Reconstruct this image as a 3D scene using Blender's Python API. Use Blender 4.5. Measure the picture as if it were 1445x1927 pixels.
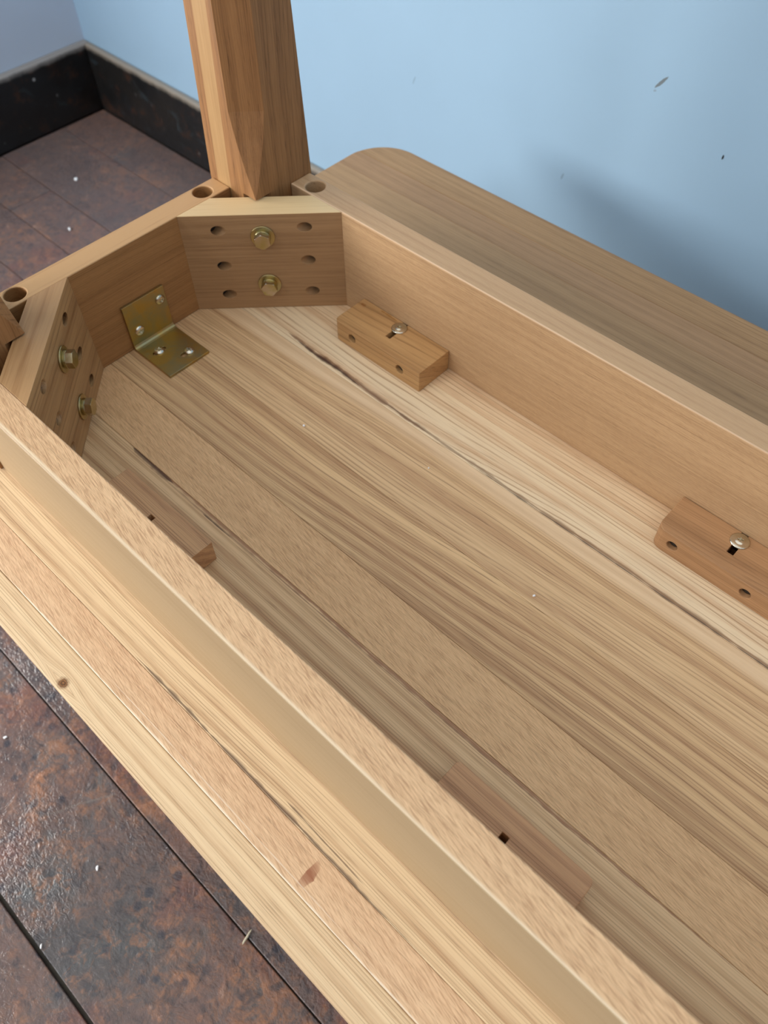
import bpy, bmesh, math, random
from mathutils import Vector, Matrix, Euler

for o in list(bpy.data.objects): bpy.data.objects.remove(o)
SC = bpy.context.scene
COL = SC.collection
random.seed(7)

# ---------------------------------------------------------------- camera
TZ = 0.35                      # height of the upturned tabletop's underside above the floor
cam_d = bpy.data.cameras.new('camera'); cam = bpy.data.objects.new('camera', cam_d); COL.objects.link(cam)
cam_d.sensor_fit = 'HORIZONTAL'; cam_d.sensor_width = 36.0
cam_d.lens = 1531.67 / 1445 * 36.0
cam.location = (0.55242, -0.10981, 0.51067 + TZ)
cam.rotation_euler = Euler((0.6285, 0.0124, 0.7587), 'XYZ')
cam_d.clip_start = 0.01
cam_d.dof.use_dof = True; cam_d.dof.focus_distance = 0.56; cam_d.dof.aperture_fstop = 13.0
SC.camera = cam

# ---------------------------------------------------------------- world, lights, exposure
world = bpy.data.worlds.new('world'); SC.world = world; world.use_nodes = True
bg = world.node_tree.nodes['Background']; bg.inputs[0].default_value = (1.0, 0.98, 0.95, 1); bg.inputs[1].default_value = 1.08
def area(name, loc, target, sx, sy, power, color):
    d = bpy.data.lights.new(name, 'AREA'); d.shape = 'RECTANGLE'; d.size = sx; d.size_y = sy; d.energy = power; d.color = color
    o = bpy.data.objects.new(name, d); COL.objects.link(o); o.location = loc
    o.rotation_euler = (Vector(target) - Vector(loc)).to_track_quat('-Z', 'Y').to_euler(); return o
area('window_daylight', (-1.10, -0.88, TZ + 0.42), (0.3, -0.2, TZ + 0.15), 1.0, 0.48, 31, (1.0, 0.98, 0.945))
area('front_fill_light', (-0.55, -2.55, 1.95), (0.3, 0.1, TZ), 1.5, 1.2, 58, (1.0, 0.98, 0.95))  # added soft fill from high behind the camera; that wall has no opening
SC.view_settings.view_transform = 'Standard'; SC.view_settings.look = 'None'
SC.view_settings.exposure = 0.0; SC.view_settings.gamma = 1.0; SC.view_settings.use_curve_mapping = False

# ---------------------------------------------------------------- node helpers
class NB:
    def __init__(s, name):
        s.m = bpy.data.materials.new(name); s.m.use_nodes = True; s.t = s.m.node_tree; s.t.nodes.clear()
        s.out = s.t.nodes.new('ShaderNodeOutputMaterial'); s.b = s.t.nodes.new('ShaderNodeBsdfPrincipled')
        s.t.links.new(s.b.outputs[0], s.out.inputs[0])
    def lk(s, v, sock):
        if isinstance(v, bpy.types.NodeSocket): s.t.links.new(v, sock)
        elif v is not None: sock.default_value = v
    def math(s, op, a, b=None, c=None, clamp=False):
        n = s.t.nodes.new('ShaderNodeMath'); n.operation = op; n.use_clamp = clamp
        s.lk(a, n.inputs[0]); s.lk(b, n.inputs[1]); s.lk(c, n.inputs[2]); return n.outputs[0]
    def add(s, a, b): return s.math('ADD', a, b)
    def sub(s, a, b): return s.math('SUBTRACT', a, b)
    def mul(s, a, b): return s.math('MULTIPLY', a, b)
    def coord(s, kind='Object'): return s.t.nodes.new('ShaderNodeTexCoord').outputs[kind]
    def sep(s, v):
        n = s.t.nodes.new('ShaderNodeSeparateXYZ'); s.lk(v, n.inputs[0]); return n.outputs
    def comb(s, x, y, z):
        n = s.t.nodes.new('ShaderNodeCombineXYZ'); s.lk(x, n.inputs[0]); s.lk(y, n.inputs[1]); s.lk(z, n.inputs[2]); return n.outputs[0]
    def mapping(s, v, loc=(0,0,0), rot=(0,0,0), scale=(1,1,1)):
        n = s.t.nodes.new('ShaderNodeMapping'); s.lk(v, n.inputs[0]); n.inputs[1].default_value = loc; n.inputs[2].default_value = rot; n.inputs[3].default_value = scale; return n.outputs[0]
    def noise(s, v, scale=1.0, detail=2.0, rough=0.5, dist=0.0, out=0):
        n = s.t.nodes.new('ShaderNodeTexNoise'); s.lk(v, n.inputs['Vector']); n.inputs['Scale'].default_value = scale
        n.inputs['Detail'].default_value = detail; n.inputs['Roughness'].default_value = rough; n.inputs['Distortion'].default_value = dist; return n.outputs[out]
    def voro(s, v, scale=1.0, out=0):
        n = s.t.nodes.new('ShaderNodeTexVoronoi'); s.lk(v, n.inputs['Vector']); n.inputs['Scale'].default_value = scale; return n.outputs[out]
    def rng(s, v, a, b, c=0.0, d=1.0, smooth=False):
        n = s.t.nodes.new('ShaderNodeMapRange'); n.interpolation_type = 'SMOOTHSTEP' if smooth else 'LINEAR'
        s.lk(v, n.inputs[0]); s.lk(a, n.inputs[1]); s.lk(b, n.inputs[2]); s.lk(c, n.inputs[3]); s.lk(d, n.inputs[4]); return n.outputs[0]
    def mix(s, f, a, b, mode='MIX'):
        n = s.t.nodes.new('ShaderNodeMix'); n.data_type = 'RGBA'; n.blend_type = mode
        s.lk(f, n.inputs[0])
        for v, k in ((a, 6), (b, 7)):
            if isinstance(v, tuple) and len(v) == 3: v = (*v, 1)
            s.lk(v, n.inputs[k])
        return n.outputs[2]
    def bump(s, h, strength=0.1, dist=0.001, normal=None):
        n = s.t.nodes.new('ShaderNodeBump'); n.inputs['Strength'].default_value = strength; n.inputs['Distance'].default_value = dist
        s.lk(h, n.inputs['Height'])
        if normal is not None: s.lk(normal, n.inputs['Normal'])
        return n.outputs[0]
    def fin(s, color=None, rough=None, normal=None, metal=None, coat=None, spec=None):
        if isinstance(color, tuple) and len(color) == 3: color = (*color, 1)
        s.lk(color, s.b.inputs['Base Color']); s.lk(rough, s.b.inputs['Roughness']); s.lk(normal, s.b.inputs['Normal'])
        s.lk(metal, s.b.inputs['Metallic']); s.lk(coat, s.b.inputs['Coat Weight']); s.lk(spec, s.b.inputs['Specular IOR Level'])
        return s.m

def srgb(r, g, b):
    f = lambda c: (c/255/12.92) if c/255 <= 0.04045 else ((c/255+0.055)/1.055)**2.4
    return (f(r), f(g), f(b))

def oak(name, light, dark, axis='X', seed=0.0, freq=150, ring=0.5, warp=0.012, fib=0.5, pore=0.5, fleck=0.0,
        bz=0.85, rough=0.5, marks=(), zones=(), knots=(), fine=1.0, drift=0.0, ang=None, bumpk=1.0, sharp=2.2, top=None):
    """oak board: growth rings drawn out along the grain, open pores, ray flecks; marks/zones/knots are coloured features of the board"""
    n = NB(name); co = n.coord(); X, Y, Z = n.sep(co)
    if axis == 'X': g, c, d = X, Y, Z
    elif axis == 'Y': g, c, d = Y, X, Z
    elif axis == 'Z': g, c, d = Z, X, Y
    else:                                   # grain along a horizontal direction at angle ang
        ca, sa = math.cos(ang), math.sin(ang)
        g = n.add(n.mul(X, ca), n.mul(Y, sa)); c = n.add(n.mul(X, -sa), n.mul(Y, ca)); d = Z
    g0, c0 = g, c
    for (kg, kc, kr, *_ ) in knots:          # grain flows round each knot
        dg = n.math('DIVIDE', n.sub(g0, kg), kr*5.0); dc = n.math('DIVIDE', n.sub(c0, kc), kr*2.6)
        r2 = n.add(n.mul(dg, dg), n.mul(dc, dc)); fall = n.math('EXPONENT', n.mul(r2, -1.0))
        c = n.add(c, n.mul(n.mul(fall, n.math('SIGN', n.sub(c0, kc))), -kr*1.1))
    cc = n.add(c, n.mul(d, bz))
    gs = n.add(g, seed*3.17); v = n.comb(gs, n.add(cc, seed*1.31), n.add(d, seed))
    w1 = n.noise(n.mapping(v, scale=(1.7, 11, 5)), 1.0, 1.5, 0.5)
    w2 = n.noise(n.mapping(v, scale=(7, 60, 40)), 1.0, 1.0, 0.5)
    ph = n.add(n.add(cc, n.mul(n.sub(w1, 0.5), warp*2.4)), n.mul(n.sub(w2, 0.5), warp*0.30))
    if drift: ph = n.add(ph, n.mul(g, drift))
    ph = n.mul(ph, freq)
    # uneven ring spacing
    vv = n.comb(n.mul(gs, 0.15), ph, seed)
    r1 = n.noise(vv, 0.55, 2.0, 0.62)
    fr = n.math('FRACT', n.add(n.mul(ph, 0.5), n.mul(r1, 1.6)))
    saw = n.math('POWER', n.math('ABSOLUTE', n.sub(n.mul(fr, 2.0), 1.0)), sharp)
    rings = n.add(n.mul(saw, 0.42), n.mul(n.rng(r1, 0.32, 0.68), 0.58))
    fr2 = n.math('FRACT', n.add(n.mul(ph, 2.4), n.mul(r1, 2.3)))
    lamt = n.rng(n.noise(n.mapping(v, scale=(5, 230, 230)), 1.0, 2.0, 0.6), 0.38, 0.58)
    line = n.mul(n.mul(n.rng(fr2, 0.02, 0.34, 1.0, 0.0), n.rng(fr2, 0.0, 0.02)), lamt)
    f1 = n.noise(n.mapping(v, scale=(9*fine, 620*fine, 620*fine)), 1.0, 2.0, 0.6)
    f2 = n.noise(n.mapping(v, scale=(45*fine, 1400*fine, 1400*fine)), 1.0, 1.0, 0.5)
    tone = n.noise(n.mapping(v, scale=(2.2, 14, 14)), 1.0, 2.0, 0.5)
    f3 = n.noise(n.mapping(v, scale=(16*fine, 330*fine, 330*fine)), 1.0, 2.0, 0.65)
    f1c = n.add(n.mul(n.rng(f1, 0.33, 0.67), 0.6), n.mul(n.rng(f3, 0.36, 0.66), 0.6)); porem = n.mul(n.rng(f2, 0.56, 0.72), n.rng(rings, 0.25, 0.8, 0.35, 1.0))
    k = n.add(n.add(n.mul(rings, ring), n.mul(f1c, fib*0.62)), n.mul(n.sub(tone, 0.5), 0.55))
    k = n.math('ADD', k, 0.0 - ring*0.26 - fib*0.22, clamp=True)
    col = n.mix(k, light, dark)
    col = n.mix(n.mul(line, ring*0.85), col, tuple(x*0.60 for x in dark))
    col = n.mix(n.mul(porem, pore*0.75), col, tuple(x*0.36 for x in dark))
    if fleck:
        fl = n.noise(n.mapping(n.mapping(v, rot=(0, 0, 0.30)), scale=(120, 1500, 700)), 1.0, 2.0, 0.6)
        fl2 = n.noise(n.mapping(n.mapping(v, rot=(0, 0, 0.20)), scale=(75, 1150, 700)), 1.0, 2.0, 0.6)
        col = n.mix(n.mul(n.rng(fl, 0.50, 0.64), fleck*0.6), col, tuple(min(1, x*1.22) for x in light))
        col = n.mix(n.mul(n.rng(fl2, 0.50, 0.62), fleck*0.85), col, tuple(x*0.82 for x in dark))
    if top:                                   # top face tone: edge grain; on the end apron, light put into colour
        tz, tc, ta = top; tl = n.mix(n.mul(n.rng(k, 0.15, 0.75), 0.9), tc, tuple(x*y for x, y in zip(tc, (0.66, 0.55, 0.45))))
        col = n.mix(n.mul(n.rng(Z, tz, tz+.0003), ta), col, tl)
    wob = n.mul(n.sub(n.noise(n.mapping(v, scale=(22, 1, 1)), 1.0, 2.0), 0.5), 2.0)
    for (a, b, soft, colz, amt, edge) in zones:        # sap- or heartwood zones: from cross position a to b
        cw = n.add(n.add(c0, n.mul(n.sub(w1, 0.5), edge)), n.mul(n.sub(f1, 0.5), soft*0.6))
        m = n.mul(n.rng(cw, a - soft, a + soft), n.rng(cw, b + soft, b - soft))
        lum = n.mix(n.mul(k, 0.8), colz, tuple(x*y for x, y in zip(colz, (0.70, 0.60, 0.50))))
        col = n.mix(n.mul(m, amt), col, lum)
    for (g1, c1, g2, c2, wd, colm, amt) in marks:      # pith streaks, cracks, mineral stains
        L = g2 - g1; tt = n.math('DIVIDE', n.sub(g0, g1), L)
        line = n.add(c1, n.mul(tt, c2 - c1)); line = n.add(line, n.mul(wob, wd*0.9))
        wn = n.noise(n.mapping(v, scale=(60, 3, 3)), 1.0, 2.0, 0.6)
        ww = n.mul(n.mul(n.rng(wn, 0.25, 0.65, 0.15, 1.3), wd), n.math('MINIMUM', n.rng(tt, 0.0, 0.10), n.rng(tt, 1.0, 0.75)))
        dist = n.math('ABSOLUTE', n.sub(c0, line))
        m = n.math('SUBTRACT', 1.0, n.math('DIVIDE', dist, n.math('MAXIMUM', ww, 1e-5)), clamp=True)
        m = n.mul(m, n.mul(n.math('GREATER_THAN', tt, 0.0), n.math('LESS_THAN', tt, 1.0)))
        col = n.mix(n.mul(n.math('POWER', m, 0.6), amt), col, colm)
    for (kg, kc, kr, kcol) in knots:
        dg = n.sub(g0, kg); dc = n.sub(c0, kc); r = n.math('SQRT', n.add(n.mul(n.mul(dg, dg), 0.7), n.mul(dc, dc)))
        r = n.add(r, n.mul(n.sub(n.noise(co, 400.0), 0.5), kr*0.7))
        m = n.rng(r, kr*1.25, kr*0.6); ringk = n.math('SINE', n.mul(r, 3.14*5/kr))
        kc2 = n.mix(n.rng(ringk, -0.5, 1.0), tuple(x*0.4 for x in kcol), kcol)
        col = n.mix(m, col, kc2)
    col = n.mix(1.0, col, (1.0, 0.965, 0.90), 'MULTIPLY')     # the oil's warm tone
    h = n.sub(n.mul(f1, 0.6), n.mul(porem, 0.8)); h = n.sub(n.add(h, n.mul(rings, -0.2)), n.mul(line, 0.5))
    nrm = n.bump(h, 0.16*bumpk, 0.0006)
    return n.fin(col, n.add(rough, n.mul(f1, 0.10)), nrm, spec=0.35)

# ---------------------------------------------------------------- mesh helpers
def link(name, bm, mat=None, parent=None, smooth=False, bev=0.0, seg=2, ang=30):
    me = bpy.data.meshes.new(name); bmesh.ops.recalc_face_normals(bm, faces=bm.faces); bm.to_mesh(me); bm.free()
    o = bpy.data.objects.new(name, me); COL.objects.link(o)
    if mat is not None: me.materials.append(mat)
    if smooth:
        for p in me.polygons: p.use_smooth = True
    if parent is not None: o.parent = parent
    if bev:
        md = o.modifiers.new('bevel', 'BEVEL'); md.width = bev; md.segments = seg; md.limit_method = 'ANGLE'; md.angle_limit = math.radians(ang); md.harden_normals = False
    return o
def add_box(bm, x0, x1, y0, y1, z0, z1, M=None):
    vs = [Vector((x, y, z)) for z in (z0, z1) for x, y in ((x0, y0), (x1, y0), (x1, y1), (x0, y1))]
    if M is not None: vs = [M @ v for v in vs]
    v = [bm.verts.new(p) for p in vs]
    for f in ((3, 2, 1, 0), (4, 5, 6, 7), (0, 1, 5, 4), (1, 2, 6, 5), (2, 3, 7, 6), (3, 0, 4, 7)): bm.faces.new([v[i] for i in f])
def add_prism(bm, poly, z0, z1, M=None):
    lo = [Vector((x, y, z0)) for x, y in poly]; hi = [Vector((x, y, z1)) for x, y in poly]
    if M is not None: lo = [M @ v for v in lo]; hi = [M @ v for v in hi]
    a = [bm.verts.new(p) for p in lo]; b = [bm.verts.new(p) for p in hi]; k = len(a)
    bm.faces.new(a[::-1]); bm.faces.new(b)
    for i in range(k): bm.faces.new((a[i], a[(i+1) % k], b[(i+1) % k], b[i]))
def add_lathe(bm, prof, M=None, seg=32):
    rings = []
    for r, z in prof:
        if r < 1e-7: rings.append([bm.verts.new((M or Matrix()) @ Vector((0, 0, z)))]); continue
        rings.append([bm.verts.new((M or Matrix()) @ Vector((r*math.cos(2*math.pi*i/seg), r*math.sin(2*math.pi*i/seg), z))) for i in range(seg)])
    for a, b in zip(rings, rings[1:]):
        for i in range(seg):
            j = (i+1) % seg
            if len(a) == 1 and len(b) == 1: continue
            if len(a) == 1: bm.faces.new((a[0], b[i], b[j]))
            elif len(b) == 1: bm.faces.new((a[i], a[j], b[0]))
            else: bm.faces.new((a[i], a[j], b[j], b[i]))
    if len(rings[0]) > 1: bm.faces.new(rings[0][::-1])
    if len(rings[-1]) > 1: bm.faces.new(rings[-1])
def frame(origin, zdir, xdir=(1, 0, 0)):
    z = Vector(zdir).normalized(); x = Vector(xdir); x = (x - z*x.dot(z)).normalized(); y = z.cross(x)
    M = Matrix.Identity(4)
    for i in range(3): M[i][0] = x[i]; M[i][1] = y[i]; M[i][2] = z[i]; M[i][3] = origin[i]
    return M
def cyl(bm, origin, direction, r, z0, z1, seg=28, xdir=(0, 0, 1)):
    if abs(Vector(direction).normalized().dot(Vector(xdir))) > 0.95: xdir = (1, 0, 0)
    add_lathe(bm, [(r, z0), (r, z1)], frame(origin, direction, xdir), seg)
def cut(o, *cutters):
    """subtract closed shapes from a part for real"""
    tmp = []
    for i, bm in enumerate(cutters):
        c = link('cutter', bm, parent=o); tmp.append(c)
        md = o.modifiers.new('cut%d' % i, 'BOOLEAN'); md.operation = 'DIFFERENCE'; md.solver = 'EXACT'; md.object = c
    bevs = [(m.width, m.segments, m.angle_limit) for m in o.modifiers if m.type == 'BEVEL']
    for m in [m for m in o.modifiers if m.type == 'BEVEL']: o.modifiers.remove(m)
    bpy.context.view_layer.update(); dg = bpy.context.evaluated_depsgraph_get()
    me = bpy.data.meshes.new_from_object(o.evaluated_get(dg)); nm = o.data.name
    mats = list(o.data.materials); o.modifiers.clear(); o.data = me
    me.materials.clear()
    for m in mats: me.materials.append(m)
    for c in tmp: bpy.data.objects.remove(c)
    for w, s, a in bevs:
        md = o.modifiers.new('bevel', 'BEVEL'); md.width = w; md.segments = s; md.limit_method = 'ANGLE'; md.angle_limit = a
def tag(o, label=None, cat=None, group=None, kind=None):
    if label: o['label'] = label
    if cat: o['category'] = cat
    if group: o['group'] = group
    if kind: o['kind'] = kind
    return o

# ---------------------------------------------------------------- setting materials
def wall_mat(name, col, marks=()):
    n = NB(name); co = n.coord(); X, Y, Z = n.sep(co)
    big = n.noise(co, 3.0, 3.0, 0.55); roll = n.noise(co, 230.0, 3.0, 0.6)
    c = n.mix(n.rng(big, 0.35, 0.68), col, tuple(x*0.93 for x in col))
    sp = n.noise(co, 26.0, 2.0, 0.7); c = n.mix(n.mul(n.rng(sp, 0.76, 0.80), 0.35), c, srgb(120, 135, 150))
    for (x, z, a, L, w, mc, amt) in marks:          # scuffs on the paint
        dx = n.sub(X, x); dz = n.sub(Z, z); ca, sa = math.cos(a), math.sin(a)
        u = n.add(n.mul(dx, ca), n.mul(dz, sa)); v = n.add(n.mul(dx, -sa), n.mul(dz, ca))
        v = n.add(v, n.mul(n.sub(n.noise(co, 260.0), 0.5), w*1.2))
        r = n.add(n.math('POWER', n.math('ABSOLUTE', n.math('DIVIDE', u, L)), 2.0), n.math('POWER', n.math('ABSOLUTE', n.math('DIVIDE', v, w)), 2.0))
        c = n.mix(n.mul(n.rng(r, 1.0, 0.6), amt), c, mc)
    return n.fin(c, 0.62, n.bump(roll, 0.12, 0.0006), spec=0.3)
WALL = srgb(163, 195, 219)
m_wall_back = wall_mat('blue wall paint', WALL, [(0.171, TZ+0.0896, 0.90, 0.0105, 0.0018, srgb(112, 118, 120), 0.9),
        (0.2585, TZ+0.0421, 1.45, 0.0030, 0.0010, (0.012, 0.012, 0.014), 1.0), (0.166, TZ+0.0795, 0.4, 0.002, 0.0012, srgb(140, 155, 170), 0.7),
        (-0.17, TZ-0.02, 1.2, 0.007, 0.0012, srgb(130, 155, 175), 0.6), (0.075, TZ-0.055, 1.3, 0.005, 0.0015, srgb(130, 150, 170), 0.6)])
m_wall_left = wall_mat('grey blue wall paint', srgb(200, 212, 228))

def floor_mat():
    n = NB('worn stained floorboards'); co = n.coord(); rnd = n.t.nodes.new('ShaderNodeObjectInfo').outputs['Random']
    X, Y, Z = n.sep(co)
    v = n.comb(n.add(X, n.mul(rnd, 7.0)), Y, Z)
    a = n.noise(v, 4.5, 4.0, 0.6, 0.6); b = n.noise(v, 11.0, 5.0, 0.65, 0.8); c = n.noise(v, 42.0, 5.0, 0.7, 0.5); d = n.noise(v, 190.0, 3.0, 0.6)
    st = n.noise(n.mapping(v, scale=(26, 300, 300)), 1.0, 3.0, 0.6)
    col = n.mix(n.rng(a, 0.36, 0.62), srgb(80, 76, 76), srgb(118, 90, 80))
    col = n.mix(n.mul(n.rng(b, 0.50, 0.66), 0.75), col, srgb(74, 82, 84))
    wear = n.mul(n.rng(n.add(n.mul(b, 0.5), n.mul(c, 0.5)), 0.50, 0.62), n.rng(a, 0.42, 0.58))
    col = n.mix(n.mul(wear, 0.85), col, srgb(170, 110, 68))
    col = n.mix(n.mul(n.rng(c, 0.60, 0.72), 0.40), col, srgb(190, 168, 156))
    red = n.rng(n.noise(n.mapping(v, loc=(4, 2, 0)), 7.0, 3.0, 0.6), 0.54, 0.68)
    col = n.mix(n.mul(red, 0.65), col, srgb(124, 66, 52))
    e = n.noise(v, 78.0, 4.0, 0.72, 0.8); col = n.mix(n.mul(n.rng(e, 0.50, 0.62), n.rng(b, 0.40, 0.60, 0.15, 0.55)), col, srgb(158, 108, 74))
    e2 = n.noise(n.mapping(v, loc=(9, 3, 0)), 64.0, 4.0, 0.7, 0.6); col = n.mix(n.mul(n.rng(e2, 0.50, 0.64), 0.6), col, srgb(50, 50, 56))
    spots = n.voro(v, 46.0); sm = n.mul(n.rng(spots, 0.26, 0.16), n.rng(n.noise(v, 9.0), 0.45, 0.6))
    col = n.mix(n.mul(sm, 0.7), col, srgb(42, 48, 60))
    col = n.mix(n.mul(n.rng(st, 0.42, 0.7), 0.30), col, srgb(60, 54, 54))
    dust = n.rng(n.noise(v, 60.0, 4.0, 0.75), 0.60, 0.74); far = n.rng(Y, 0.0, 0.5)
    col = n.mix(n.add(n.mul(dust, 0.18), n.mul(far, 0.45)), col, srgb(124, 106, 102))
    # scratches near the table
    for (x0, y0, x1, y1, w) in ((0.160, -0.118, 0.120, -0.190, 0.0016), (0.156, -0.128, 0.205, -0.142, 0.0013), (0.150, -0.130, 0.128, -0.122, 0.001)):
        L = math.hypot(x1-x0, y1-y0); ux, uy = (x1-x0)/L, (y1-y0)/L
        t = n.add(n.mul(n.sub(X, x0), ux), n.mul(n.sub(Y, y0), uy)); dd = n.add(n.mul(n.sub(X, x0), -uy), n.mul(n.sub(Y, y0), ux))
        dd = n.add(dd, n.mul(n.sub(n.noise(co, 60.0), 0.5), 0.006))
        m = n.mul(n.rng(n.math('ABSOLUTE', dd), w, w*0.3), n.mul(n.rng(t, 0.0, 0.006), n.rng(t, L, L-0.02)))
        col = n.mix(n.mul(m, 0.5), col, srgb(118, 108, 100))
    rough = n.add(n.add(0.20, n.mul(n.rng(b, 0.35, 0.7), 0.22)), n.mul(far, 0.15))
    rip = n.noise(n.mapping(v, scale=(1, 1.6, 1)), 130.0, 2.0, 0.55, 1.2)
    patch = n.rng(n.noise(n.mapping(v, loc=(0.6, 0.1, 0)), 5.0, 3.0, 0.6), 0.50, 0.66)
    h = n.add(n.add(n.mul(c, 0.9), n.mul(d, 0.35)), n.mul(rip, n.add(0.10, n.mul(patch, 1.3))))
    return n.fin(col, n.sub(rough, n.mul(patch, 0.05)), n.bump(h, 0.5, 0.0034), spec=0.6)
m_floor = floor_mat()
def dirt():
    n = NB('dusty subfloor'); return n.fin(n.mix(n.noise(n.coord(), 60.0, 4.0), srgb(40,38,34), srgb(96,90,80)), 0.9)
def skirting_mat(name, seed, base, top):
    n = NB(name); co = n.mapping(n.coord(), loc=(seed, seed*2, 0)); X, Y, Z = n.sep(n.coord())
    a = n.noise(co, 9.0, 4.0, 0.6, 0.6); b = n.noise(co, 34.0, 4.0, 0.65)
    col = n.mix(n.rng(a, 0.35, 0.62), base, srgb(24, 26, 28)); col = n.mix(n.mul(n.rng(b, 0.56, 0.72), 0.6), col, srgb(78, 46, 26))
    col = n.mix(n.mul(n.rng(n.noise(co, 16.0, 3.0, 0.6, 1.0), 0.60, 0.70), 0.4), col, srgb(60, 74, 80))
    sp = n.voro(co, 30.0); col = n.mix(n.mul(n.rng(sp, 0.12, 0.08), n.rng(n.noise(co, 14.0), 0.52, 0.60)), col, srgb(150, 150, 148))
    edge = n.rng(n.add(Z, n.mul(n.sub(b, 0.5), 0.012)), 0.117, 0.1265)
    col = n.mix(n.mul(edge, 0.9), col, top)
    return n.fin(col, n.add(0.26, n.mul(b, 0.3)), n.bump(n.add(a, n.mul(b, 0.5)), 0.35, 0.004), spec=0.5)
m_skirt_back = skirting_mat('dark stained skirting with worn edge', 1.3, srgb(34, 32, 30), srgb(158, 148, 134))
m_skirt_left = skirting_mat('near black stained skirting', 7.7, srgb(20, 14, 12), srgb(160, 154, 148))

# ---------------------------------------------------------------- setting
WY, WX = 0.700, -1.032
bm = bmesh.new(); add_box(bm, WX-0.1, 2.4, WY, WY+0.10, -0.02, 2.5); tag(link('wall_back', bm, m_wall_back), kind='structure')
bm = bmesh.new()                        # left wall with its window opening, out of the picture
WIN = (-1.62, -0.18, TZ+0.02, TZ+0.85)
add_box(bm, WX-0.1, WX, WIN[1], WY, -0.02, 2.5); add_box(bm, WX-0.1, WX, -2.6, WIN[0], -0.02, 2.5)
add_box(bm, WX-0.1, WX, WIN[0], WIN[1], -0.02, WIN[2]); add_box(bm, WX-0.1, WX, WIN[0], WIN[1], WIN[3], 2.5)
tag(link('wall_left', bm, m_wall_left), kind='structure')
BH = TZ - 0.2216
def skirting(name, x0, x1, y0, y1, mat):
    bm = bmesh.new(); add_box(bm, x0, x1, y0, y1, 0.0, BH); tag(link(name, bm, mat, bev=0.004, seg=3), kind='structure')
bm = bmesh.new(); add_box(bm, 2.4, 2.5, -2.6, WY+.1, -0.02, 2.5); tag(link('wall_right', bm, m_wall_left), kind='structure')  # unseen wall, added to hold back ambient light from the right
bm = bmesh.new(); add_box(bm, WX-.1, 2.5, -2.7, -2.6, -0.02, 2.5); tag(link('wall_front', bm, m_wall_left), kind='structure')  # unseen wall behind the camera, added to cut low ambient light
skirting('baseboard_back', WX+0.017, 2.4, WY-0.0126, WY, m_skirt_back)
skirting('baseboard_left', WX, WX+0.0171, -2.6, WY-0.0, m_skirt_left)

bm = bmesh.new(); add_box(bm, WX, 2.4, -2.6, WY, -0.04, -0.006)
floor = tag(link('floor', bm, dirt()), kind='structure')
seams = [-2.6, -2.45, -2.29, -2.14, -1.99, -1.84, -1.68, -1.53, -1.38, -1.24, -1.10, -0.96, -0.82, -0.68, -0.54, -0.40, -0.257, -0.114, 0.028, 0.170, 0.275, 0.366, 0.452, 0.590, 0.6878]
butts = {0.366: [-0.845, 0.9], 0.590: [0.55], 0.452: [1.3], 0.028: [-0.5, 1.5], -0.257: [1.1], -0.114: [-0.32], -0.40: [1.4]}
k = 0
for a, b in zip(seams, seams[1:]):
    xs = [WX+0.0172] + butts.get(a, [random.uniform(-0.4, 1.6)] if a < -0.5 else []) + [2.4]
    for x0, x1 in zip(xs, xs[1:]):
        g0 = {-0.114: 0.0006, -0.257: 0.0019}.get(a, 0.0006 if a > 0.1 else 0.0013); g1 = {-0.114: 0.0006, -0.257: 0.0019}.get(b, 0.0006 if b > 0.1 else 0.0013)
        dz = random.uniform(-0.0012, 0.0) if a > -0.3 else 0
        bm = bmesh.new(); add_box(bm, x0+0.0006, x1-0.0006, a+g0, b-g1, -0.0058, 0.0+dz)
        link('floorboard', bm, m_floor, floor, bev=0.0010, seg=2); k += 1

# ---------------------------------------------------------------- the upturned table
W, T, H = 0.3079, 0.0233, 0.1
XL, XR = -0.082, 1.15                       # tabletop ends
XA = 1.045                                  # inner face of the far end apron (behind the camera)
YN, YF, R = -0.102, 0.5445, 0.050
table = bpy.data.objects.new('table', None); COL.objects.link(table); table.location = (0, 0, TZ)
tag(table, 'light oak table turned upside down, apron, leg and metal brackets showing, beside blue wall', 'table')

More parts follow.
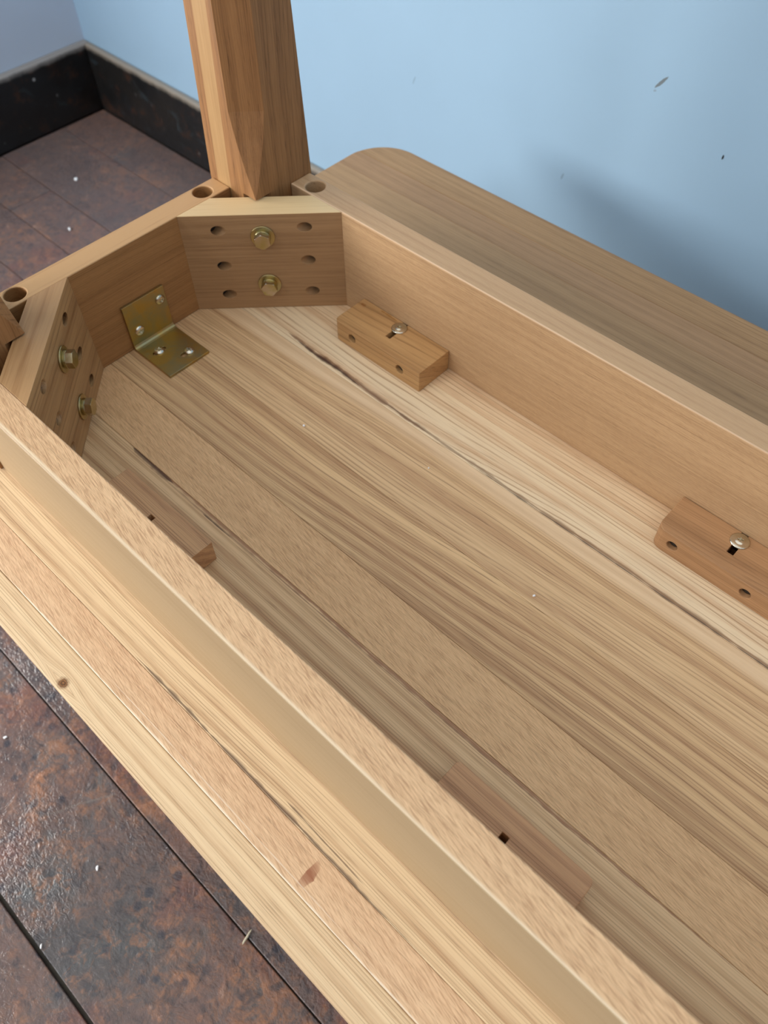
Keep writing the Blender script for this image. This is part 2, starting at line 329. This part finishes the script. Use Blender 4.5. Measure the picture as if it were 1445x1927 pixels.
pale = srgb(226, 200, 160); mid = srgb(206, 170, 126); brown = srgb(176, 138, 98); dkl = srgb(146, 106, 70)
DARK = srgb(62, 40, 30)
def xl(y):
    if y > YF - R: return XL + R - math.sqrt(max(0, R*R - (y - (YF - R))**2))
    if y < YN + R: return XL + R - math.sqrt(max(0, R*R - ((YN + R) - y)**2))
    return XL
def xr(y): return XR - (xl(y) - XL)
staves = [
 (YN, -0.0775, dict(light=srgb(232,208,172), dark=srgb(184,146,108), freq=210, ring=.85, seed=1, knots=[(0.232,-0.0965,.0038,srgb(150,104,62))], warp=.006)),
 (-0.0775, -0.052, dict(light=srgb(226,196,162), dark=srgb(178,134,100), freq=190, ring=.4, fleck=.55, seed=2, pore=.7,
      marks=[(0.4385,-0.0648,0.4458,-0.0648,.0100,srgb(140,78,50),.85), (0.13,-0.0770,0.60,-0.0770,.0009,srgb(250,240,222),.8), (0.25,-0.0725,0.5,-0.0730,.0005,srgb(246,232,212),.6)])),
 (-0.052, 0.004, dict(light=srgb(230,206,170), dark=srgb(170,128,92), freq=230, ring=.85, seed=3, warp=.009,
      marks=[(0.25,-0.0505,0.52,-0.0515,.0014,srgb(72,46,38),.85), (0.40,-0.046,0.47,-0.0475,.0007,srgb(90,64,50),.8)])),
 (0.004, 0.0625, dict(light=srgb(226,194,152), dark=srgb(166,120,82), freq=260, ring=.8, seed=4, warp=.006,
      marks=[(0.090,0.0617,0.66,0.0612,.0019,srgb(138,86,60),.8), (0.095,0.0617,0.150,0.0602,.0032,srgb(70,42,32),.9), (0.13,0.0590,0.62,0.0600,.0006,srgb(120,84,62),.7), (0.19,0.0582,0.225,0.0584,.0007,DARK,.9)])),
 (0.0625, 0.1075, dict(light=srgb(226,189,145), dark=srgb(180,134,92), freq=300, ring=.42, fleck=.5, seed=5, warp=.004, pore=.75)),
 (0.1075, 0.168, dict(light=srgb(220,186,142), dark=srgb(152,108,74), freq=170, ring=.95, seed=6, warp=.018, drift=-.035, sharp=1.6)),
 (0.168, 0.2365, dict(light=srgb(222,190,148), dark=srgb(160,114,78), freq=150, ring=.85, seed=7.4, warp=.016, drift=-.03, sharp=1.6,
      zones=[(0.2215,0.30,.0035,srgb(234,208,174),.85,.045)])),
 (0.2365, 0.285, dict(light=srgb(236,216,184), dark=srgb(190,138,92), freq=75, ring=.85, seed=8.3, warp=.030, sharp=3.0,
      marks=[(0.085,0.2445,0.27,0.2378,.0028,srgb(112,70,46),.85), (0.17,0.2395,0.95,0.2376,.0018,srgb(122,94,72),.7), (0.100,0.2425,0.185,0.2394,.0024,srgb(58,28,22),.95), (0.30,0.2375,0.95,0.2371,.0008,srgb(60,44,38),.8)])),
 (0.285, 0.352, dict(light=srgb(234,212,180), dark=srgb(190,142,98), freq=100, ring=.75, seed=9.1, warp=.014)),
 (0.352, 0.420, dict(light=srgb(186,154,116), dark=srgb(148,114,80), freq=170, ring=.55, seed=10, warp=.008)),
 (0.420, 0.476, dict(light=srgb(180,146,108), dark=srgb(142,108,76), freq=150, ring=.5, seed=11, warp=.010)),
 (0.476, 0.507, dict(light=srgb(178,142,106), dark=srgb(138,104,74), freq=180, ring=.5, seed=12, warp=.007)),
 (0.507, YF, dict(light=srgb(182,146,106), dark=srgb(132,98,66), freq=170, ring=.7, seed=13, warp=.007)),
]
for i, (y0, y1, kw) in enumerate(staves):
    e0 = 0.0 if i == 0 else 0.00008; e1 = 0.0 if i == len(staves)-1 else 0.00008
    N = 14 if (y1 > YF-R or y0 < YN+R) else 1
    ys = [y0+e0 + (y1-e1-y0-e0)*j/N for j in range(N+1)]
    if i == 0: ys = sorted(set(ys + [YN + R*(1-math.cos(math.radians(a))) for a in (3, 8, 14, 20, 28)]))
    if i == len(staves)-1: ys = sorted(set(ys + [YF - R*(1-math.cos(math.radians(a))) for a in (3, 8, 14, 20, 28)]))
    poly = [(xl(y), y) for y in ys[::-1]] + [(xr(y), y) for y in ys]
    bm = bmesh.new(); add_prism(bm, poly, -0.022, 0.0)
    link('tabletop_stave', bm, oak('oak stave %d' % i, rough=.46, **kw), table, bev=0.00035 if 0 < i < len(staves)-1 else 0.0009, seg=2)

# aprons
def apron(name, x0, x1, y0, y1, mat, holes):
    bm = bmesh.new(); add_box(bm, x0, x1, y0, y1, 0.0002, H)
    o = link(name, bm, mat, table, bev=0.0011, seg=2, ang=40)
    if holes:
        cs = []
        for hx, hy in holes:
            c = bmesh.new(); cyl(c, (hx, hy, H), (0, 0, -1), 0.0088, -0.004, 0.060, 40); cs.append(c)
        cut(o, *cs)
    return o
L0, L1 = 0.0352, XA - 0.0352
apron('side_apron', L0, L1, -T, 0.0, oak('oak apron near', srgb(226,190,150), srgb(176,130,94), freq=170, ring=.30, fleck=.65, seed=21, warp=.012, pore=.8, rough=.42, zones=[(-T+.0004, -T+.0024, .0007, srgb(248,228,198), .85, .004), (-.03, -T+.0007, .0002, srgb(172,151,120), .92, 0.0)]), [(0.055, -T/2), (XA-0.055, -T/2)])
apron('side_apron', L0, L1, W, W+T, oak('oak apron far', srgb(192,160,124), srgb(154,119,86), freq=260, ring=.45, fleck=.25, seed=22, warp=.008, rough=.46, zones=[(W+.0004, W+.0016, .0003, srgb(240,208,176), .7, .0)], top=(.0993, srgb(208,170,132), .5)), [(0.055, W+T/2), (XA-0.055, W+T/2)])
apron('end_apron', -T, 0.0, 0.04, 0.268, oak('oak apron end', srgb(164,122,78), srgb(122,85,52), axis='Y', freq=240, ring=.5, fleck=.15, seed=23, warp=.008, rough=.42, top=(.0993, srgb(208,168,122), .8)), [(-0.0125, 0.247), (-0.0125, 0.0595)])  # body darkened for shade on its inner face; top holds the lit tone
apron('end_apron', XA, XA+T, 0.04, 0.268, oak('oak apron other end', srgb(204,164,116), srgb(160,114,72), axis='Y', freq=240, ring=.5, seed=24), [])

# legs: square, tapered towards the foot, stopped chamfer on the inner corner, notched for the corner block
def leg(cx, cy, sx, sy, mat):
    """cx,cy = outer corner; sx,sy = directions towards the table's middle"""
    S = 0.0618; F = 0.040; bm = bmesh.new(); secs = []
    for z, ch in ((0.0002, .0003), (0.1018, .0003), (0.125, .009), (0.148, .016), (0.170, .0205), (0.24, .0205), (0.62, .013)):
        s = S if z < 0.1 else S + (F - S)*(z-0.1)/0.52
        sy_ = 0.0655*s/S
        pts = [(0, 0), (s, 0), (s, sy_ - ch), (s - ch, sy_), (0, sy_)]
        secs.append([bm.verts.new((cx + sx*x, cy + sy*y, z)) for x, y in pts])
    for a, b in zip(secs, secs[1:]):
        for i in range(5): bm.faces.new((a[i], a[(i+1) % 5], b[(i+1) % 5], b[i]))
    bm.faces.new(secs[0]); bm.faces.new(secs[-1])
    o = link('leg', bm, mat, table, bev=0.0007, seg=2, ang=12)
    c = bmesh.new()                                  # seat for the corner block
    bx = cx + sx*T; by = cy + sy*T                    # meeting of the aprons' inner faces
    nx, ny = sx/math.sqrt(2), sy/math.sqrt(2)
    M = frame((bx + nx*(0.0707 - 0.0258), by + ny*(0.0707 - 0.0258), 0.0), (0, 0, 1), (nx, ny, 0))
    add_box(c, 0.0, 0.08, -0.1, 0.1, -0.01, 0.1018, M)
    cut(o, c)
    return o
def leg_mat(name, seed, cx, cy):
    zs = [(-0.0155, 0.0015, .0007, srgb(190,156,110), .75, .004)] if seed == 31 else []
    return oak(name, srgb(164,120,78), srgb(116,79,48), axis='Z', bz=.6, freq=190, ring=.60, warp=.014, seed=seed, pore=.6, rough=.42, zones=zs)
leg(-0.0266, 0.3335, 1, -1, leg_mat('leg oak', 31, 0, 0))
leg(-0.0266, -0.0256, 1, 1, leg_mat('leg oak near', 32, 0, 0))
leg(XA+0.0266, 0.3335, -1, -1, leg_mat('leg oak other end', 33, 0, 0))
leg(XA+0.0266, -0.0256, -1, 1, leg_mat('leg oak other end near', 34, 0, 0))

# metal
def zinc(name, c1, c2, rough=.28):
    n = NB(name); co = n.coord(); a = n.noise(co, 55.0, 3.0, 0.6, 0.5); b = n.noise(co, 900.0, 2.0)
    return n.fin(n.mix(n.rng(a, .35, .65), c1, c2), n.add(rough, n.mul(b, .12)), n.bump(b, .05, .0002), metal=1.0)
m_zinc = zinc('yellow zinc plate', srgb(190,158,90), srgb(164,156,120), .36)
m_bolt = zinc('zinc bolt', srgb(206,192,184), srgb(184,176,120), .18)
m_wash = zinc('zinc washer', srgb(176,168,128), srgb(190,170,120), .24)
m_screw = zinc('bright screw', srgb(222,218,204), srgb(196,190,170), .12)
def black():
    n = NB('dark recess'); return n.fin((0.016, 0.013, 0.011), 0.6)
m_black = black()  # near black of the hole plugs, shade put into colour

def corner_block(cx, cy, sx, sy, mat, bolts, full=True):
    """cx,cy = where the inner faces of two aprons meet"""
    A = 0.0995; Bk = A - 0.0258*math.sqrt(2)
    poly = [(cx, cy + sy*A), (cx + sx*A, cy), (cx + sx*Bk, cy), (cx, cy + sy*Bk)]
    bm = bmesh.new(); add_prism(bm, poly, 0.0003, H+0.0002)
    o = link('corner_block', bm, mat, table, bev=0.0006, seg=2, ang=30)
    if not full: return o
    U = Vector((sx, -sy, 0)).normalized(); N = Vector((sx, sy, 0)).normalized()       # along the face, out of the face
    P0 = Vector((cx, cy + sy*A, 0))
    cs = []
    for u, z in ((.0330, .0850), (.0325, .0485), (.0320, .0170), (.1078, .0865), (.1082, .0527), (.1092, .0185)):
        d = (-N + U*(0.95 if u > .07 else -0.95)).normalized()
        c = bmesh.new(); cyl(c, tuple(P0 + U*u + Vector((0, 0, z))), tuple(d), 0.0047, -0.012, 0.020, 28); cs.append(c)
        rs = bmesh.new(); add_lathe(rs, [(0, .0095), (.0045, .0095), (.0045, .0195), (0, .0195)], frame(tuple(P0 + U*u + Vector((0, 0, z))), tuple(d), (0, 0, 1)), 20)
        link('screw_shade_plug', rs, m_black, o)  # blackened screw plug, stands in for the shade deep in the hole
    cut(o, *cs)
    for u, z, tw in bolts:
        M = frame(tuple(P0 + U*u + Vector((0, 0, z))), tuple(N), (0, 0, 1))
        bm = bmesh.new(); add_lathe(bm, [(.0046, .0), (.0104, .0), (.0107, .0004), (.0107, .0013), (.0104, .0017), (.0046, .0017)], M, 40)
        link('washer', bm, m_wash, o, smooth=False, bev=.0002)
        bm = bmesh.new()
        add_lathe(bm, [(.0044, .0017), (.0070, .0017), (.0072, .0021), (.0072, .0036), (.0069, .0040), (.0044, .0040)], M @ Matrix.Rotation(.3, 4, 'Z'), 32)
        link('spring_washer', bm, m_wash, o)
        bm = bmesh.new(); r = .0075
        Mh = M @ Matrix.Rotation(tw, 4, 'Z')
        hexp = [(r*math.cos(math.radians(60*i)), r*math.sin(math.radians(60*i))) for i in range(6)]
        add_prism(bm, hexp, .0040, .0096, Mh)
        hb = link('hex_bolt', bm, m_bolt, o, bev=.0005, seg=2)
        c = bmesh.new()       # chamfered corners of the head
        add_lathe(c, [(.0066, .0101), (.0066, .0098), (.0088, .0082), (.012, .0082), (.012, .0101)], Mh, 48)
        # ring cutter is closed by its inner wall
        cut(hb, c)
        bm = bmesh.new(); cyl(bm, tuple(M @ Vector((0, 0, 0))), tuple(N), .0040, -.012, .0045, 16)
        link('bolt_shank', bm, m_bolt, o)
    return o
b1 = oak('oak corner block', srgb(172,138,102), srgb(130,98,68), axis='A', ang=math.radians(45), freq=330, ring=.5, bz=1.3, seed=41, warp=.006, rough=.42,
         top=(.0995, srgb(232,204,158), .85))
b2 = oak('oak corner block figured', srgb(186,150,106), srgb(138,98,62), axis='A', ang=math.radians(-45), freq=150, ring=.75, bz=.5, seed=42, warp=.02, rough=.42, top=(.0995, srgb(188,148,106), .7))
corner_block(0, W, 1, -1, b1, [(.0708, .0785, .10), (.0706, .0280, .35)])
corner_block(0, 0, 1, 1, b2, [(.0635, .0715, .2), (.0668, .0215, .55)])
corner_block(XA, W, -1, -1, b1, [], False)
corner_block(XA, 0, -1, 1, b2, [], False)

# screws
def screw(parent, origin, n, r=.0042, flange=0.0, rot=0.3, sink=.0002, name='screw'):
    M = frame(origin, n, (0, 0, 1) if abs(n[2]) < .9 else (1, 0, 0)) @ Matrix.Rotation(rot, 4, 'Z')
    prof = []
    if flange: prof += [(flange, -sink), (flange, .0007), (flange-.0007, .0011), (r+.0004, .0013)]
    else: prof += [(r, -sink), (r, .0004)]
    h = .0024 if flange else .0026
    b0 = .0011 if flange else .0004
    for a in (15, 35, 55, 75): prof.append((r*math.cos(math.radians(a)), b0 + (h-b0)*math.sin(math.radians(a))))
    prof.append((0, h))
    bm = bmesh.new(); add_lathe(bm, prof, M, 36)
    o = link(name, bm, m_screw, parent, smooth=False)
    for p in o.data.polygons: p.use_smooth = len(p.vertices) < 6
    c1 = bmesh.new(); add_box(c1, -.0021, .0021, -.00045, .00045, h-.0014, h+.002, M)
    c2 = bmesh.new(); add_box(c2, -.00045, .00045, -.0021, .0021, h-.00141, h+.002, M)
    cut(o, c1, c2)
    return o

# angle bracket on the end apron
BY0, BY1, BT = 0.1325, 0.1768, 0.0028
prof = [(0.0004, 0.0483), (BT, 0.0483), (BT, 0.0060), (0.0036, 0.0042), (0.0050, 0.0032), (0.0068, BT), (0.0540, BT), (0.0540, 0.0002), (0.0040, 0.0002), (0.0016, 0.0010), (0.0004, 0.0034)]
bm = bmesh.new()
va = [bm.verts.new((x, BY0, z)) for x, z in prof]; vb = [bm.verts.new((x, BY1, z)) for x, z in prof]
bm.faces.new(va); bm.faces.new(vb[::-1])
for i in range(len(prof)): bm.faces.new((va[i], va[(i+1) % len(prof)], vb[(i+1) % len(prof)], vb[i]))
br = link('angle_bracket', bm, m_zinc, table, bev=.0003, seg=2); br['label'] = 'yellow zinc plated steel angle bracket'
def slot(bm, x, y, L, r):
    pts = [(x + r*math.cos(math.radians(a)), y + L/2 + r*math.sin(math.radians(a))) for a in range(0, 181, 20)] + \
          [(x + r*math.cos(math.radians(a)), y - L/2 + r*math.sin(math.radians(a))) for a in range(180, 361, 20)]
    add_prism(bm, pts, -.002, .006)
c1 = bmesh.new(); slot(c1, .0210, .1462, .0085, .0026)
c2 = bmesh.new(); slot(c2, .0410, .1620, .0085, .0026)
cut(br, c1, c2)
screw(br, (0.0210, .1460, BT), (0.06, 0, 1), .0049, rot=.9)
screw(br, (0.0410, .1645, BT), (0, 0.05, 1), .0049, rot=.2)
screw(br, (BT, .1702, .0365), (1, 0, 0), .0049, rot=.5)
screw(br, (BT, .1424, .0185), (1, 0, 0), .0049, rot=.1)

# wooden fixing blocks along the side aprons
def fixing_block(x0, x1, y0, y1, rl, rr, mat, slot_c, side, holes, screw_y):
    """side +1: back against the far apron (open face towards -y); -1: against the near apron"""
    hgt = 0.022; pts = []
    if side > 0: front, back = y0, y1
    else: front, back = y1, y0
    def arc(cx, cy, r, a0, a1): return [(cx + r*math.cos(math.radians(a0+(a1-a0)*i/5)), cy + r*math.sin(math.radians(a0+(a1-a0)*i/5))) for i in range(6)]
    if side > 0: pts = arc(x0+rl, y0+rl, rl, 180, 270) + arc(x1-rr, y0+rr, rr, 270, 360) + [(x1, y1), (x0, y1)]
    else: pts = [(x0, y0), (x1, y0)] + arc(x1-rr, y1-rr, rr, 0, 90) + arc(x0+rl, y1-rl, rl, 90, 180)
    bm = bmesh.new(); add_prism(bm, pts, .0002, hgt)
    o = link('fixing_block', bm, mat, table, bev=.0006, seg=2, ang=25)
    cs = []
    c = bmesh.new()
    if side > 0: add_box(c, slot_c-.0026, slot_c+.0026, front+.0150, back+.002, .0008, hgt+.003)
    else: add_box(c, slot_c-.0026, slot_c+.0026, back-.002, front-.0150, .0008, hgt+.003)
    cs.append(c)
    for hx in holes:
        c = bmesh.new(); cyl(c, (hx, front, .0115), (0, side, 0), .0043, -.004, .034, 28); cs.append(c)
    cut(o, *cs)
    for hx in holes:
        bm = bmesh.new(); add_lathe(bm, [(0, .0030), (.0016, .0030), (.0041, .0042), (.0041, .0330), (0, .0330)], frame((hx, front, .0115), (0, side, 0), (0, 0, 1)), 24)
        link('screw_shade_plug', bm, m_black, o)  # black plug in place of a screw, darkens the hole like shade
    screw(o, (slot_c, screw_y, hgt), (0, 0, 1), .0038, flange=.0071, rot=.4, name='washer_head_screw')
    return o
fixing_block(.1235, .2262, .2690, W-.0003, .005, .0008, oak('fixing block oak golden', srgb(198,160,112), srgb(156,114,72), freq=60, ring=.8, warp=.03, seed=51, bz=1.5, rough=.38, pore=.25,
     marks=[(.146,.3055,.168,.3048,.0022,srgb(150,100,40),.8), (.1265,.3005,.1325,.3005,.0024,srgb(140,88,40),.8)]), .1752, 1, [.1450, .2028], .2990)
fixing_block(.4580, .5600, .2702, W-.0003, .008, .0008, oak('fixing block oak rosy', srgb(184,144,106), srgb(142,104,72), freq=200, ring=.6, warp=.02, seed=52, bz=1.2, rough=.42), .5087, 1, [.4737, .5325], .2990)
fixing_block(.1290, .2308, .0003, .0392, .0010, .0008, oak('fixing block oak striped', srgb(212,170,128), srgb(150,104,74), freq=230, ring=.8, warp=.012, seed=53, bz=1.2), .1805, -1, [.150, .208], .0100)
fixing_block(.4645, .5645, .0003, .0400, .0040, .0045, oak('fixing block oak fine', srgb(208,164,124), srgb(150,104,74), freq=260, ring=.7, warp=.008, seed=54, bz=1.2), .5130, -1, [.486, .543], .0095)

# low trestles that carry the upturned table, hidden under it
for tx in (0.22, 0.82):
    tr = bpy.data.objects.new('low_trestle', None); COL.objects.link(tr); tr.location = (tx, 0.22, 0)
    tag(tr, 'low wooden trestle on the floor under the %s half of the upturned table' % ('left' if tx < .5 else 'right'), 'trestle', 'low trestles hidden under the table')
    tm = oak('trestle pine %.1f' % tx, srgb(190,160,112), srgb(150,116,72), axis='Y', seed=60+tx)
    bm = bmesh.new(); add_box(bm, -.03, .03, -.20, .20, .288, TZ-.0222); link('rail', bm, tm, tr, bev=.002)
    for sx in (-1, 1):
        for sy in (-1, 1):
            M = Matrix.Translation((sx*.055, sy*.17, 0)) @ Matrix.Rotation(-sx*math.atan(.045/.288), 4, 'Y')
            bm = bmesh.new(); add_box(bm, -.015, .015, -.02, .02, .004, .286, M)
            link('leg', bm, tm, tr, bev=.001)

# ---------------------------------------------------------------- small litter
def mat_plain(name, c, r=.7): n = NB(name); return n.fin(c, r)
m_white = mat_plain('white crumb', srgb(244, 244, 244)); m_chip = mat_plain('wood shaving', srgb(196, 186, 160))
def crumb(name, loc, s, seed, mat, label, cat, group=None):
    rr = random.Random(seed); bm = bmesh.new(); bmesh.ops.create_icosphere(bm, subdivisions=2, radius=1.0)
    for v in bm.verts:
        k_ = 1 + rr.uniform(-.18, .18); v.co = Vector((v.co.x*s[0]*k_, v.co.y*s[1]*k_, v.co.z*s[2]*k_))
    mz = min(v.co.z for v in bm.verts)
    for v in bm.verts: v.co.z -= mz
    o = link(name, bm, mat); o.location = loc; o.rotation_euler = (0, 0, rr.uniform(0, 3)); tag(o, label, cat, group); return o
crumb('crumb', (.1818, .1740, TZ), (.0011, .0009, .0009), 1, m_white, 'tiny white crumb on the striped tabletop, nearest the angle bracket', 'crumb', 'white crumbs on the tabletop')
crumb('crumb', (.4229, .1742, TZ), (.0012, .0009, .0008), 2, m_white, 'tiny white crumb in the middle of the brown stave, largest of three', 'crumb', 'white crumbs on the tabletop')
crumb('crumb', (.2889, .2113, TZ), (.0007, .0006, .0006), 3, m_white, 'smallest white crumb, between the other two, below the crack line', 'crumb', 'white crumbs on the tabletop')
crumb('wood_shaving', (.3624, -.1023-.012, 0.0), (.0075, .0012, .0009), 4, m_chip, 'pale sliver of wood on the floor close to the tabletop edge', 'shaving')
crumb('paint_flake', (.0209, -.1671, 0.0), (.0022, .0014, .0006), 5, m_white, 'white paint flake on floor, leftmost and nearest the knot in the oak', 'flake', 'paint flakes on the floor')
crumb('paint_flake', (.2071, -.1760, 0.0), (.0026, .0014, .0006), 6, m_white, 'white paint flake in the middle of the second floorboard from the table', 'flake', 'paint flakes on the floor')
crumb('paint_flake', (.2265, -.2530, 0.0), (.0022, .0010, .0006), 7, m_white, 'white paint flake at the dark gap between two floorboards', 'flake', 'paint flakes on the floor')
crumb('paint_flake', (-.8382, .5025, 0.0), (.0055, .0035, .0012), 8, m_white, 'white paint flake on the floor near the corner of the room', 'flake', 'paint flakes on the floor')
crumb('paint_flake', (-.7150, .4060, 0.0), (.0050, .0020, .0012), 9, m_white, 'pale flake on floorboards behind the oak end apron', 'flake', 'paint flakes on the floor')
